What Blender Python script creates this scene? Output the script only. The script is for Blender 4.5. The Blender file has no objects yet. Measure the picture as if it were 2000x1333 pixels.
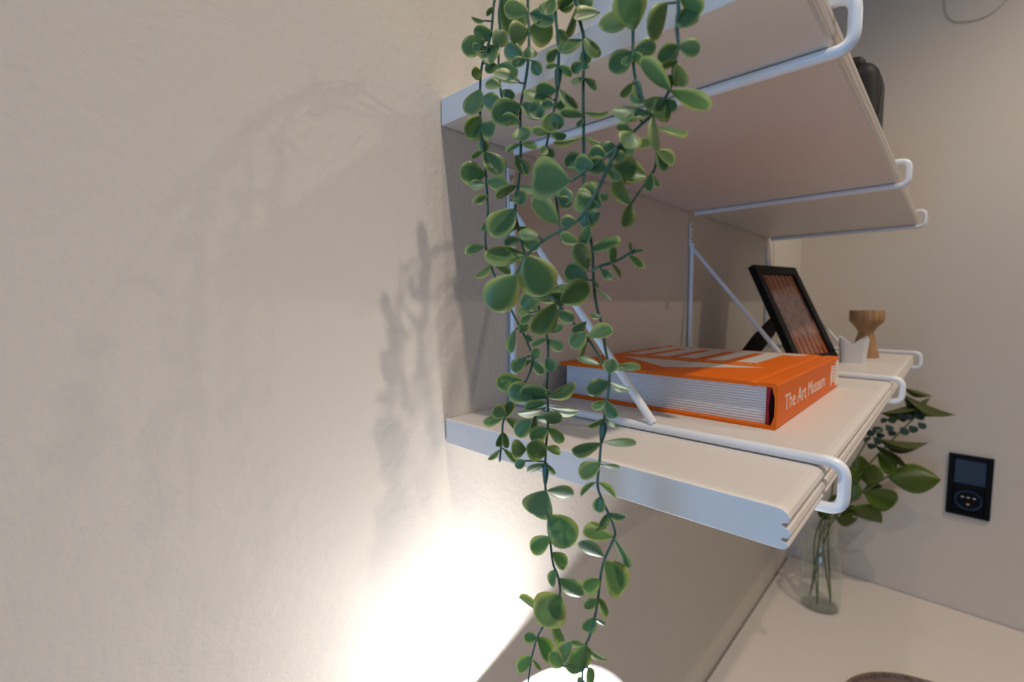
import bpy, bmesh, math, random
from mathutils import Vector, Matrix
random.seed(7)
S = bpy.context.scene
COL = S.collection
K = 0.28            # metres per shelf depth
Z0 = 1.41           # height of the lower shelf's top above the floor
def V(x, y, z): return Vector((x*K, y*K, z*K + Z0))

# ------------------------------------------------------------------ camera
FPX = 910.2
CAM = V(1.1929, -0.9384, 0.3734)
yaw, pit, rol = math.radians(43.468), math.radians(-4.529), math.radians(-0.183)
FW = Vector((-math.sin(yaw)*math.cos(pit), math.cos(yaw)*math.cos(pit), math.sin(pit)))
_r = Vector((math.cos(yaw), math.sin(yaw), 0)); _u = _r.cross(FW)
RT = _r*math.cos(rol) + _u*math.sin(rol); UP = -_r*math.sin(rol) + _u*math.cos(rol)
cd = bpy.data.cameras.new('camera'); cam = bpy.data.objects.new('camera', cd); COL.objects.link(cam)
cam.matrix_world = Matrix.Translation(CAM) @ Matrix((RT, UP, -FW)).transposed().to_4x4()
cd.sensor_width = 36; cd.lens = FPX/2000*36; cd.clip_start = 0.01
cd.dof.use_dof = True; cd.dof.focus_distance = 0.335; cd.dof.aperture_fstop = 7.1
S.camera = cam
def at(px, py, depth):            # point seen at a pixel, at a real distance along the view axis (metres)
    return CAM + (FW + RT*((px-1000)/FPX) + UP*((666.5-py)/FPX))*depth
def depth_on(px, py, ax, val):    # view-axis distance where that line of sight meets a world plane
    d = FW + RT*((px-1000)/FPX) + UP*((666.5-py)/FPX)
    return (val - CAM[ax])/d[ax]

# ------------------------------------------------------------------ world, lights, exposure
w = bpy.data.worlds.new('world'); S.world = w; w.use_nodes = True
w.node_tree.nodes['Background'].inputs[0].default_value = (0.60, 0.72, 0.90, 1)
w.node_tree.nodes['Background'].inputs[1].default_value = 0.1
S.view_settings.view_transform = 'Standard'; S.view_settings.look = 'None'
S.view_settings.gamma = 1; S.view_settings.use_curve_mapping = False
S.view_settings.exposure = 0.0
def light(name, kind, loc, energy, color, size=.05, target=None, spot=None, blend=.5, size_y=None):
    l = bpy.data.lights.new(name, kind); l.energy = energy; l.color = color
    o = bpy.data.objects.new(name, l); COL.objects.link(o); o.location = loc
    if kind == 'AREA':
        l.size = size
        if size_y: l.shape = 'RECTANGLE'; l.size_y = size_y
        else: l.shape = 'DISK'
    else: l.shadow_soft_size = size
    if kind == 'SPOT': l.spot_size = math.radians(spot or 120); l.spot_blend = blend
    if target is not None:
        o.rotation_euler = (Vector(target)-Vector(loc)).to_track_quat('-Z', 'Y').to_euler()
    return o
WARM = (1.0, .86, .71); COOL = (.22, .53, 1.0)
CEIL = 2.52
DOWN = [(.70, -.10, 33.0), (.25, -.01, 10.0), (.83, -.94, 2.5), (1.72, .95, 10.5), (.80, .62, 22.0)]
for i, (x, y, e) in enumerate(DOWN):
    aim = (.62, 1.20, 1.1) if i == 4 else (x, y, 0)          # the fifth is swivelled towards the end wall
    light('downlight', 'SPOT', (x, y, CEIL-.03), e, WARM, .014, aim, 172 if i == 3 else 112 if i == 0 else 120, .4 if i == 3 else 1.0)
light('added_window_light', 'AREA', (.26, -1.44, 1.40), 9, COOL, .44, (.26, 0, 1.40), size_y=.9)  # cool light set just inside the added, unseen window

# ------------------------------------------------------------------ helpers
MATS = {}
def mat(name, col, rough=.5, spec=.5, bump=None, var=None, metal=0, **kw):
    m = bpy.data.materials.new(name); m.use_nodes = True; nt = m.node_tree; b = nt.nodes['Principled BSDF']
    b.inputs['Base Color'].default_value = (*col, 1); b.inputs['Roughness'].default_value = rough
    b.inputs['Specular IOR Level'].default_value = spec; b.inputs['Metallic'].default_value = metal
    tc = nt.nodes.new('ShaderNodeTexCoord')
    if var:       # (scale, amount): soft mottling of the colour
        n = nt.nodes.new('ShaderNodeTexNoise'); n.inputs['Scale'].default_value = var[0]; n.inputs['Detail'].default_value = 4
        nt.links.new(tc.outputs['Object'], n.inputs['Vector'])
        mx = nt.nodes.new('ShaderNodeMix'); mx.data_type = 'RGBA'
        mx.inputs[6].default_value = (*[c*(1-var[1]) for c in col], 1); mx.inputs[7].default_value = (*[min(1, c*(1+var[1])) for c in col], 1)
        nt.links.new(n.outputs['Fac'], mx.inputs[0]); nt.links.new(mx.outputs[2], b.inputs['Base Color'])
    if bump:      # list of (scale, strength, distance)
        prev = None
        for sc, st, di in bump:
            n = nt.nodes.new('ShaderNodeTexNoise'); n.inputs['Scale'].default_value = sc; n.inputs['Detail'].default_value = 3
            nt.links.new(tc.outputs['Object'], n.inputs['Vector'])
            bp = nt.nodes.new('ShaderNodeBump'); bp.inputs['Strength'].default_value = st; bp.inputs['Distance'].default_value = di
            nt.links.new(n.outputs['Fac'], bp.inputs['Height'])
            if prev: nt.links.new(prev.outputs[0], bp.inputs['Normal'])
            prev = bp
        nt.links.new(prev.outputs[0], b.inputs['Normal'])
    for k, v in kw.items(): b.inputs[k].default_value = v
    MATS[name] = m; return m
def obj(name, bm, m, parent=None, smooth=False, loc=None):
    me = bpy.data.meshes.new(name)
    if isinstance(bm, bmesh.types.BMesh):
        bmesh.ops.recalc_face_normals(bm, faces=bm.faces); bm.to_mesh(me); bm.free()
    else: me.from_pydata(*bm); me.update()
    if smooth:
        me.polygons.foreach_set('use_smooth', [True]*len(me.polygons))
        me.set_sharp_from_angle(angle=math.radians(40))
    o = bpy.data.objects.new(name, me); COL.objects.link(o)
    me.materials.append(MATS[m] if isinstance(m, str) else m)
    if parent: o.parent = parent
    if loc is not None: o.location = loc
    return o
def empty(name, loc=(0, 0, 0), rz=0):
    o = bpy.data.objects.new(name, None); COL.objects.link(o); o.location = loc; o.rotation_euler = (0, 0, rz)
    o.empty_display_size = .02; return o
def tag(o, label, cat, group=None):
    o['label'] = label; o['category'] = cat
    if group: o['group'] = group
    return o
def struct(o, label=None):
    o['kind'] = 'structure'
    if label: o['label'] = label
    return o
def box(bm, a, b, bev=0, seg=2):
    a, b = Vector(a), Vector(b); c = (a+b)/2; d = b-a
    r = bmesh.ops.create_cube(bm, size=1, matrix=Matrix.Translation(c) @ Matrix.Diagonal((d.x, d.y, d.z, 1)))
    if bev:
        es = list({e for v in r['verts'] for e in v.link_edges})
        bmesh.ops.bevel(bm, geom=es, offset=bev, segments=seg, profile=.5, affect='EDGES')
def B(a, b, bev=0, seg=2):
    bm = bmesh.new(); box(bm, a, b, bev, seg); return bm
def tube(bm, pts, rad, n=10, cap=True):
    pts = [Vector(p) for p in pts]; rads = rad if isinstance(rad, (list, tuple)) else [rad]*len(pts)
    rings = []; t0 = (pts[1]-pts[0]).normalized()
    a = t0.orthogonal().normalized()
    for i, p in enumerate(pts):
        if i == 0: t = t0
        elif i == len(pts)-1: t = (pts[i]-pts[i-1]).normalized()
        else: t = ((pts[i+1]-p).normalized() + (p-pts[i-1]).normalized()).normalized()
        a = (a - t*a.dot(t)).normalized(); b = t.cross(a)
        rings.append([bm.verts.new(p + (a*math.cos(2*math.pi*k/n) + b*math.sin(2*math.pi*k/n))*rads[i]) for k in range(n)])
    for i in range(len(rings)-1):
        for k in range(n):
            bm.faces.new((rings[i][k], rings[i][(k+1) % n], rings[i+1][(k+1) % n], rings[i+1][k]))
    if cap: bm.faces.new(rings[0][::-1]); bm.faces.new(rings[-1])
def fillet(pts, r, n=6):
    pts = [Vector(p) for p in pts]; out = [pts[0]]
    for i in range(1, len(pts)-1):
        p = pts[i]; d0 = (pts[i-1]-p).normalized(); d1 = (pts[i+1]-p).normalized()
        a, b = p+d0*r, p+d1*r
        for k in range(n+1):
            t = k/n; out.append(a*(1-t)**2 + p*2*t*(1-t) + b*t*t)
    out.append(pts[-1]); return out
def smooth_path(pts, sub=5):
    pts = [Vector(p) for p in pts]; out = []
    q = [pts[0]*2-pts[1]] + pts + [pts[-1]*2-pts[-2]]
    for i in range(1, len(q)-2):
        for k in range(sub):
            t = k/sub
            out.append(.5*(2*q[i] + (q[i+1]-q[i-1])*t + (2*q[i-1]-5*q[i]+4*q[i+1]-q[i+2])*t*t + (3*q[i]-q[i-1]-3*q[i+1]+q[i+2])*t**3))
    out.append(pts[-1]); return out
def lathe(bm, prof, n=32, center=(0, 0, 0), M=None):
    c = Vector(center); rings = []
    for r, z in prof:
        if r < 1e-6: rings.append([bm.verts.new(c+Vector((0, 0, z)))])
        else: rings.append([bm.verts.new(c+Vector((r*math.cos(2*math.pi*k/n), r*math.sin(2*math.pi*k/n), z))) for k in range(n)])
    for i in range(len(rings)-1):
        A, Bb = rings[i], rings[i+1]
        for k in range(n):
            k2 = (k+1) % n
            if len(A) == 1 and len(Bb) == 1: continue
            if len(A) == 1: bm.faces.new((A[0], Bb[k], Bb[k2]))
            elif len(Bb) == 1: bm.faces.new((A[k], A[k2], Bb[0]))
            else: bm.faces.new((A[k], A[k2], Bb[k2], Bb[k]))
    if M: bmesh.ops.transform(bm, matrix=M, verts=bm.verts)
def prism(bm, poly, axis, a, b):      # poly of 2-tuples in the other two axes, extruded along axis from a to b
    def mk(p, t):
        if axis == 1: return (p[0], t, p[1])
        if axis == 0: return (t, p[0], p[1])
        return (p[0], p[1], t)
    A = [bm.verts.new(mk(p, a)) for p in poly]; Bv = [bm.verts.new(mk(p, b)) for p in poly]; n = len(poly)
    for i in range(n): bm.faces.new((A[i], A[(i+1) % n], Bv[(i+1) % n], Bv[i]))
    bm.faces.new(A[::-1]); bm.faces.new(Bv)
def textmesh(name, s, m, parent, M, size, font_scale_x=1, width=None, extrude=.0001, bold=0):
    c = bpy.data.curves.new(name, 'FONT'); c.body = s; c.size = size; c.extrude = extrude; c.offset = bold
    t = bpy.data.objects.new(name+'_tmp', c); COL.objects.link(t)
    bpy.context.view_layer.update()
    me = bpy.data.meshes.new_from_object(t.evaluated_get(bpy.context.evaluated_depsgraph_get()))
    xs = [v.co.x for v in me.vertices]; x0, x1 = min(xs), max(xs)
    sx = (width/(x1-x0)) if width else font_scale_x
    me.transform(Matrix.Diagonal((sx, 1, 1, 1)) @ Matrix.Translation((-x0, 0, 0))); me.transform(M)
    bpy.data.objects.remove(t); bpy.data.curves.remove(c)
    me.name = name; me.materials.clear(); me.materials.append(MATS[m])
    o = bpy.data.objects.new(name, me); COL.objects.link(o); o.parent = parent; return o

# ------------------------------------------------------------------ materials
mat('wall_paint', (.70, .645, .575), .75, .25, bump=[(170, .35, .002), (35, .10, .004)], var=(1.5, .02))
mat('wall_paint_smooth', (.66, .59, .51), .75, .25, bump=[(220, .10, .001)], var=(1.5, .02))
mat('ceiling_paint', (.80, .78, .75), .9, .2, var=(2, .02))
mat('floor_wood', (.36, .25, .16), .5, .4, var=(5, .2))
mat('shelf_lacquer', (.74, .69, .64), .42, .4, bump=[(300, .03, .0005)], var=(6, .015))
mat('rod_paint', (.80, .80, .80), .28, .5, var=(40, .02))
mat('steel', (.62, .62, .62), .25, .5, metal=1, var=(60, .1))
mat('dark_hole', (.02, .02, .022), .6, .3, var=(60, .2))
mat('desk_laminate', (.78, .71, .64), .5, .35, bump=[(260, .03, .0005)], var=(4, .02))
mat('black_frame', (.004, .004, .005), .5, .2, var=(30, .3))
mat('black_leather', (.008, .007, .007), .55, .35, bump=[(300, .15, .001)], var=(30, .3))
mat('easel_board', (.012, .006, .005), .7, .3, var=(30, .3))
mat('orange_cloth', (.78, .145, .001), .5, .2, bump=[(500, .05, .0004)], var=(12, .05))
mat('cover_white', (.70, .66, .62), .35, .5, var=(20, .03))
mat('cover_yellow', (.80, .42, .06), .4, .5, var=(20, .03))
mat('spine_white', (.85, .74, .66), .45, .4, var=(20, .03))
mat('headband_red', (.35, .02, .03), .7, .3, var=(60, .2))
mat('inner_dark', (.03, .012, .012), .9, .1, var=(60, .2))
mat('white_ceramic', (.78, .75, .73), .4, .5, var=(30, .02))
mat('pot_white', (.72, .71, .70), .45, .4, var=(10, .03))
mat('plate_black', (.002, .0025, .004), .4, .12, var=(30, .3))
mat('glass_blue_reflection', (.004, .025, .065), .10, .35, var=(30, .3))  # dark blue base colour paints in a cool reflection on the glass
mat('highlight_pale', (.75, .75, .75), .4, .5, var=(50, .05))
mat('dot_orange', (.75, .45, .22), .4, .5, var=(50, .05))
mat('cable_grey', (.50, .46, .40), .5, .4, var=(50, .05))
mat('stem_green', (.05, .12, .085), .45, .4, var=(60, .25))
mat('twig_green', (.10, .13, .04), .55, .3, var=(60, .25))
mat('lamp_white', (.82, .80, .78), .35, .5, var=(10, .02))
mat('soil', (.03, .02, .012), .95, .1, bump=[(90, .8, .003)], var=(50, .4))
def wood(name, c1, c2, scale, axis='Z'):
    m = mat(name, c1, .55, .35); nt = m.node_tree; b = nt.nodes['Principled BSDF']
    tc = nt.nodes['Texture Coordinate']; mp = nt.nodes.new('ShaderNodeMapping'); mp.inputs['Scale'].default_value = scale
    n = nt.nodes.new('ShaderNodeTexNoise'); n.inputs['Scale'].default_value = 9; n.inputs['Detail'].default_value = 6; n.inputs['Distortion'].default_value = .6
    r = nt.nodes.new('ShaderNodeValToRGB'); r.color_ramp.elements[0].position = .35; r.color_ramp.elements[1].position = .65
    r.color_ramp.elements[0].color = (*c1, 1); r.color_ramp.elements[1].color = (*c2, 1)
    nt.links.new(tc.outputs['Object'], mp.inputs['Vector']); nt.links.new(mp.outputs[0], n.inputs['Vector'])
    nt.links.new(n.outputs['Fac'], r.inputs[0]); nt.links.new(r.outputs[0], b.inputs['Base Color'])
    return m
wood('holder_wood', (.30, .155, .062), (.46, .27, .13), (20, 20, 3))
wood('tray_wood', (.15, .10, .075), (.27, .20, .155), (4, 30, 4))
def pages():
    m = mat('book_pages', (.72, .70, .69), .7, .3); nt = m.node_tree; b = nt.nodes['Principled BSDF']
    tc = nt.nodes['Texture Coordinate']; mp = nt.nodes.new('ShaderNodeMapping'); mp.inputs['Scale'].default_value = (.35, .35, 1)
    n = nt.nodes.new('ShaderNodeTexNoise'); n.noise_dimensions = '3D'; n.inputs['Scale'].default_value = 3; n.inputs['Detail'].default_value = 2
    wv = nt.nodes.new('ShaderNodeTexWave'); wv.wave_type = 'BANDS'; wv.bands_direction = 'Z'; wv.inputs['Scale'].default_value = 130
    wv.inputs['Distortion'].default_value = 1.2; wv.inputs['Detail'].default_value = 2
    r = nt.nodes.new('ShaderNodeValToRGB'); r.color_ramp.elements[0].position = .05; r.color_ramp.elements[1].position = .35
    r.color_ramp.elements[0].color = (.52, .50, .50, 1); r.color_ramp.elements[1].color = (.74, .72, .71, 1)
    nt.links.new(tc.outputs['Object'], mp.inputs['Vector']); nt.links.new(mp.outputs[0], wv.inputs['Vector'])
    nt.links.new(wv.outputs['Fac'], r.inputs[0]); nt.links.new(r.outputs[0], b.inputs['Base Color'])
    bp = nt.nodes.new('ShaderNodeBump'); bp.inputs['Strength'].default_value = .4; bp.inputs['Distance'].default_value = .0006
    nt.links.new(wv.outputs['Fac'], bp.inputs['Height']); nt.links.new(bp.outputs[0], b.inputs['Normal'])
pages()
def photo():
    m = mat('photo_print', (.4, .16, .1), .12, .5); nt = m.node_tree; b = nt.nodes['Principled BSDF']
    tc = nt.nodes['Texture Coordinate']
    sep = nt.nodes.new('ShaderNodeSeparateXYZ'); nt.links.new(tc.outputs['Generated'], sep.inputs[0])
    vo = nt.nodes.new('ShaderNodeTexNoise'); vo.inputs['Scale'].default_value = 9; vo.inputs['Detail'].default_value = 4; vo.inputs['Distortion'].default_value = 1
    nt.links.new(tc.outputs['Generated'], vo.inputs['Vector'])
    r = nt.nodes.new('ShaderNodeValToRGB')
    for i, (p, c) in enumerate([(.30, (.10, .06, .07)), (.42, (.20, .12, .11)), (.5, (.34, .15, .10)), (.58, (.32, .17, .14)), (.72, (.40, .22, .18))]):
        if i < 2: e = r.color_ramp.elements[i]; e.position = p
        else: e = r.color_ramp.elements.new(p)
        e.color = (*c, 1)
    nt.links.new(vo.outputs['Fac'], r.inputs[0])
    wv = nt.nodes.new('ShaderNodeTexWave'); wv.inputs['Scale'].default_value = 2.2; wv.inputs['Distortion'].default_value = 1.5; wv.bands_direction = 'X'
    nt.links.new(tc.outputs['Generated'], wv.inputs['Vector'])
    r2 = nt.nodes.new('ShaderNodeValToRGB'); r2.color_ramp.elements[0].color = (.10, .028, .01, 1); r2.color_ramp.elements[1].color = (.42, .12, .04, 1)
    nt.links.new(wv.outputs['Fac'], r2.inputs[0])
    # dark reddish top and a low reddish band at the foot, mottled middle
    def step(lo, hi):
        mr = nt.nodes.new('ShaderNodeMapRange'); mr.inputs[1].default_value = lo; mr.inputs[2].default_value = hi
        nt.links.new(sep.outputs['Y'], mr.inputs[0]); return mr
    a = step(.70, .78); c = step(.27, .20)
    mx = nt.nodes.new('ShaderNodeMath'); mx.operation = 'MAXIMUM'; nt.links.new(a.outputs[0], mx.inputs[0]); nt.links.new(c.outputs[0], mx.inputs[1])
    m1 = nt.nodes.new('ShaderNodeMix'); m1.data_type = 'RGBA'; nt.links.new(mx.outputs[0], m1.inputs[0])
    nt.links.new(r.outputs[0], m1.inputs[6]); nt.links.new(r2.outputs[0], m1.inputs[7]); nt.links.new(m1.outputs[2], b.inputs['Base Color'])
photo()
def glass():       # thin clear glass: see-through, mirror-like by Fresnel
    m = bpy.data.materials.new('vase_glass'); m.use_nodes = True; nt = m.node_tree; nt.nodes.remove(nt.nodes['Principled BSDF'])
    tr = nt.nodes.new('ShaderNodeBsdfTransparent'); tr.inputs[0].default_value = (.965, .98, .975, 1)
    gl = nt.nodes.new('ShaderNodeBsdfGlossy'); gl.inputs['Roughness'].default_value = .02; gl.inputs[0].default_value = (.95, 1, .98, 1)
    lw = nt.nodes.new('ShaderNodeLayerWeight'); lw.inputs[0].default_value = .5
    pw = nt.nodes.new('ShaderNodeMath'); pw.operation = 'POWER'; pw.inputs[1].default_value = 4; nt.links.new(lw.outputs['Facing'], pw.inputs[0])
    fr_ = nt.nodes.new('ShaderNodeMath'); fr_.operation = 'MULTIPLY_ADD'; fr_.inputs[1].default_value = .95; fr_.inputs[2].default_value = .04; nt.links.new(pw.outputs[0], fr_.inputs[0])
    ms = nt.nodes.new('ShaderNodeMixShader'); nt.links.new(fr_.outputs[0], ms.inputs[0]); nt.links.new(tr.outputs[0], ms.inputs[1]); nt.links.new(gl.outputs[0], ms.inputs[2])
    nt.links.new(ms.outputs[0], nt.nodes['Material Output'].inputs[0]); MATS['vase_glass'] = m
glass()
def emit(name, col, st):
    m = bpy.data.materials.new(name); m.use_nodes = True; nt = m.node_tree; nt.nodes.clear()
    e = nt.nodes.new('ShaderNodeEmission'); o = nt.nodes.new('ShaderNodeOutputMaterial')
    e.inputs[0].default_value = (*col, 1); e.inputs[1].default_value = st; nt.links.new(e.outputs[0], o.inputs[0]); MATS[name] = m
emit('bulb_glow', (1, .95, .90), 15); emit('downlight_glow', (1, .83, .66), 12)
def leafmat(name, c_mid, c_var, c_rim, rough=.42, trans=.28, rimw=(.62, .97)):
    m = bpy.data.materials.new(name); m.use_nodes = True; nt = m.node_tree; b = nt.nodes['Principled BSDF']
    at_ = nt.nodes.new('ShaderNodeAttribute'); at_.attribute_name = 'rim'
    oi = nt.nodes.new('ShaderNodeObjectInfo'); tc = nt.nodes.new('ShaderNodeTexCoord')
    n = nt.nodes.new('ShaderNodeTexNoise'); n.inputs['Scale'].default_value = 3; nt.links.new(tc.outputs['Object'], n.inputs['Vector'])
    mx = nt.nodes.new('ShaderNodeMix'); mx.data_type = 'RGBA'; mx.inputs[6].default_value = (*c_mid, 1); mx.inputs[7].default_value = (*c_var, 1)
    av = nt.nodes.new('ShaderNodeMath'); av.operation = 'MULTIPLY_ADD'; av.inputs[1].default_value = .5; nt.links.new(n.outputs['Fac'], av.inputs[0])
    hv = nt.nodes.new('ShaderNodeMath'); hv.operation = 'MULTIPLY'; hv.inputs[1].default_value = .7; nt.links.new(oi.outputs['Random'], hv.inputs[0])
    nt.links.new(hv.outputs[0], av.inputs[2]); nt.links.new(av.outputs[0], mx.inputs[0])
    mr = nt.nodes.new('ShaderNodeMapRange'); mr.inputs[1].default_value = rimw[0]; mr.inputs[2].default_value = rimw[1]; nt.links.new(at_.outputs['Fac'], mr.inputs[0])
    m2 = nt.nodes.new('ShaderNodeMix'); m2.data_type = 'RGBA'; m2.inputs[7].default_value = (*c_rim, 1)
    nt.links.new(mr.outputs[0], m2.inputs[0]); nt.links.new(mx.outputs[2], m2.inputs[6]); nt.links.new(m2.outputs[2], b.inputs['Base Color'])
    b.inputs['Roughness'].default_value = rough; b.inputs['Specular IOR Level'].default_value = .5
    t = nt.nodes.new('ShaderNodeBsdfTranslucent'); nt.links.new(m2.outputs[2], t.inputs[0])
    ms = nt.nodes.new('ShaderNodeMixShader'); ms.inputs[0].default_value = trans
    nt.links.new(b.outputs[0], ms.inputs[1]); nt.links.new(t.outputs[0], ms.inputs[2]); nt.links.new(ms.outputs[0], nt.nodes['Material Output'].inputs[0])
    MATS[name] = m
leafmat('eucalyptus_leaf', (.195, .325, .100), (.175, .315, .170), (.60, .66, .26), .36, .55, (.55, .98))
leafmat('broad_leaf', (.115, .215, .014), (.085, .11, .014), (.14, .24, .03), .35, .3)
leafmat('willow_leaf', (.125, .145, .025), (.08, .095, .02), (.13, .15, .04), .4, .25)
leafmat('small_leaf', (.03, .06, .045), (.05, .10, .06), (.06, .11, .07), .45, .2)

# ------------------------------------------------------------------ the room
XR, YN, YF = 3.0, -1.5, 4.7248*K
DESKZ = -2.3919*K + Z0
T = .12
struct(obj('wall_left', B((-T, YN-T, 0), (0, YF+T, CEIL)), 'wall_paint'), 'warm white plastered wall behind the shelves')
struct(obj('wall_far', B((0, YF, 0), (XR, YF+T, CEIL)), 'wall_paint_smooth'), 'beige painted end wall with the socket')
struct(obj('wall_right', B((XR, YN-T, 0), (XR+T, YF+T, CEIL)), 'wall_paint_smooth'))
bm = bmesh.new()
wx0, wx1, wz0, wz1 = .03, .50, .92, 1.90
for a, b in (((0, YN-T, 0), (wx0, YN, CEIL)), ((wx1, YN-T, 0), (XR, YN, CEIL)), ((wx0, YN-T, 0), (wx1, YN, wz0)), ((wx0, YN-T, wz1), (wx1, YN, CEIL))): box(bm, a, b)
struct(obj('wall_near', bm, 'wall_paint_smooth'))
win = struct(empty('added_window_1', (wx0, YN-.06, wz0)), 'added unseen window with a white frame')  # unseen window, added and sized for the cool light on the shelf ends
bm = bmesh.new()
for a, b in (((0, -.03, 0), (.05, .03, wz1-wz0)), ((wx1-wx0-.05, -.03, 0), (wx1-wx0, .03, wz1-wz0)), ((.05, -.03, 0), (wx1-wx0-.05, .03, .05)), ((.05, -.03, wz1-wz0-.05), (wx1-wx0-.05, .03, wz1-wz0))): box(bm, a, b)
obj('added_window_frame', bm, 'lamp_white', win)
obj('added_window_pane', B((.05, -.004, .05), (wx1-wx0-.05, .004, wz1-wz0-.05)), 'vase_glass', win)
struct(obj('floor', B((-T, YN-T, -T), (XR+T, YF+T, 0)), 'floor_wood'))
struct(obj('ceiling', B((-T, YN-T, CEIL), (XR+T, YF+T, CEIL+T)), 'ceiling_paint'))
DLAB = ['recessed ceiling downlight above the shelf end with the trailing leaves', 'recessed ceiling downlight close to the wall above the trailing leaves',
        'recessed ceiling downlight near the added window', 'recessed ceiling downlight out in the middle of the room', 'recessed ceiling downlight swivelled towards the end wall with the socket']
for i, (x, y, e) in enumerate(DOWN):
    d = tag(empty('ceiling_downlight', (x, y, CEIL)), DLAB[i], 'downlight', 'ceiling downlights')
    bm = bmesh.new(); lathe(bm, [(.024, -.001), (.024, -.006), (.04, -.006), (.042, 0), (.024, -.001)], 28); obj('trim_ring', bm, 'lamp_white', d, True)
    bm = bmesh.new(); lathe(bm, [(0, -.0015), (.023, -.0015)], 20); obj('diffuser', bm, 'downlight_glow', d)

# ------------------------------------------------------------------ desk
desk = tag(empty('desk', (.004, -.55, 0)), 'wide pale desk standing in the corner under the shelves', 'desk')
obj('desk_top', B((0, 0, DESKZ-.028), (.76, YF+.55-.003, DESKZ), .002), 'desk_laminate', desk)
for x in (.04, .70):
    for y in (.05, YF+.55-.08): obj('leg', B((x-.02, y-.02, 0), (x+.02, y+.02, DESKZ-.028), .003), 'lamp_white', desk)

# ------------------------------------------------------------------ shelf boards
def board(name, D, ztop, t, y1, label):
    r = .0
    f = D
    pr = [(0.004, 0), (f-.028, 0), (f-.016, -.002), (f-.007, -.008), (f-.003, -.016), (f-.005, -.026), (f-.016, -.030),
          (f-.016, -.034), (f-.004, -.037), (f-.001, -.046), (f-.004, -.055), (f-.016, -.058), (f-.016, -.062),
          (f-.006, -.064), (f-.003, -.070), (f-.010, -t+.002), (f-.020, -t), (0.004, -t)]
    bm = bmesh.new(); prism(bm, [(x*K, z*K) for x, z in pr], 1, 0, y1*K)
    o = obj(name, bm, 'shelf_lacquer', None, False, V(0, 0, ztop))
    md = o.modifiers.new('arris', 'BEVEL'); md.width = .0009; md.segments = 2; md.limit_method = 'ANGLE'; md.angle_limit = math.radians(60)
    return tag(o, label, 'shelf', 'wall shelf boards')
TL = .0796; ZU = .9285; DU = .975
board('wall_shelf', 1.0, 0, TL, 3.525, 'lower white wall shelf board with grooved front edge, carrying the orange book')
board('wall_shelf', DU, ZU+TL, TL, 3.525, 'upper white wall shelf board with grooved front edge, above the orange book')

# ------------------------------------------------------------------ wire brackets
RR = .0135
def bracket(y, ztop, D, label, post_h=.86):
    e = tag(empty('shelf_bracket', V(0, y, ztop)), label, 'bracket', 'white wire shelf brackets')
    g = RR+.001; fx = D+.034
    pts = [(.004, 0, g), (fx, 0, g), (fx, 0, -TL-g), (.03, 0, -TL-g)]
    bm = bmesh.new(); tube(bm, fillet([Vector(p)*K for p in pts], .036*K, 7), RR*K, 12); obj('wire_loop', bm, 'rod_paint', e, True)
    bm = bmesh.new(); tube(bm, [Vector((RR+.003, 0, g))*K, Vector((RR+.003, 0, post_h-.12))*K], RR*.95*K, 10); obj('wall_post', bm, 'rod_paint', e, True)
    bm = bmesh.new(); tube(bm, [Vector((RR+.010, 0, post_h-.155))*K, Vector((.575, 0, g+.012))*K], [RR*.8*K, RR*.95*K], 10); obj('diagonal_brace', bm, 'rod_paint', e, True)
    pl = obj('fixing_plate', B((Vector((.003, -.019, post_h-.15))*K), Vector((.010, .019, post_h))*K, .0008), 'rod_paint', e)
    for z in (.035, .105):
        bm = bmesh.new(); lathe(bm, [(0, .0022), (.0016, .0022), (.0034, .001), (.0036, 0), (0, 0)], 14, M=Matrix.Rotation(math.pi/2, 4, 'Y'))
        s = obj('screw', bm, 'steel', pl, True, Vector((.010, 0, post_h-z))*K)
    return e
YB = (.3100, 1.896, 3.490)
for i, n in enumerate(('beside the trailing leaves', 'behind the orange book', 'at the end wall')):
    bracket(YB[i], 0, 1.0, 'white wire bracket of the lower shelf with diagonal brace, '+n)
    bracket(YB[i], ZU+TL, DU, 'white wire bracket looped round the upper shelf, '+n)

# ------------------------------------------------------------------ orange book
BX0, BX1, BY0, BY1, BT = .035, .832, .568, 1.552, .138
bk = tag(empty('book', V(BX0, BY0, 0)), 'thick orange hardcover art book lying flat on the lower shelf', 'book')
W, L, H = (BX1-BX0)*K, (BY1-BY0)*K, BT*K
ct = .0032
xh = W-.013        # hinge
obj('back_cover', B((0, 0, 0), (xh, L, ct), .0008), 'orange_cloth', bk)
bm = bmesh.new()
prism(bm, [(0, H-ct), (xh-.008, H-ct), (xh-.005, H-ct-.0006), (xh-.002, H-ct+.0002), (xh, H-ct+.0002), (xh, H-.0003), (xh-.002, H-.0004), (xh-.0045, H-.0012), (xh-.007, H-.0005), (xh-.009, H), (0, H)], 1, 0, L)
fc = obj('front_cover', bm, 'orange_cloth', bk)
bm = bmesh.new()
ox = [(xh, 0), (W-.0015, 0), (W-.0004, .0015), (W, H*.3), (W, H*.7), (W-.0004, H-.0015), (W-.0015, H), (xh, H)]
ix = [(xh, H-ct), (W-.0045, H-ct), (W-.0022, H*.7), (W-.0022, H*.3), (W-.0045, ct), (xh, ct)]
prism(bm, ox+ix, 1, 0, L); sp = obj('spine', bm, 'orange_cloth', bk)
pg = obj('page_block', B((.006, .005, ct+.0002), (W-.0095, L-.005, H-ct-.0004)), 'book_pages', bk)
obj('spine_lining', B((W-.0094, .007, ct+.0004), (W-.0048, L-.007, H-ct-.0006)), 'inner_dark', bk)
bm = bmesh.new(); prism(bm, [(W-.0095, ct+.0004), (W-.0066, ct+.0006), (W-.0074, H*.5), (W-.0060, H-ct-.0008), (W-.0095, H-ct-.0006)], 1, .004, .0062); obj('head_band', bm, 'headband_red', bk)
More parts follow.
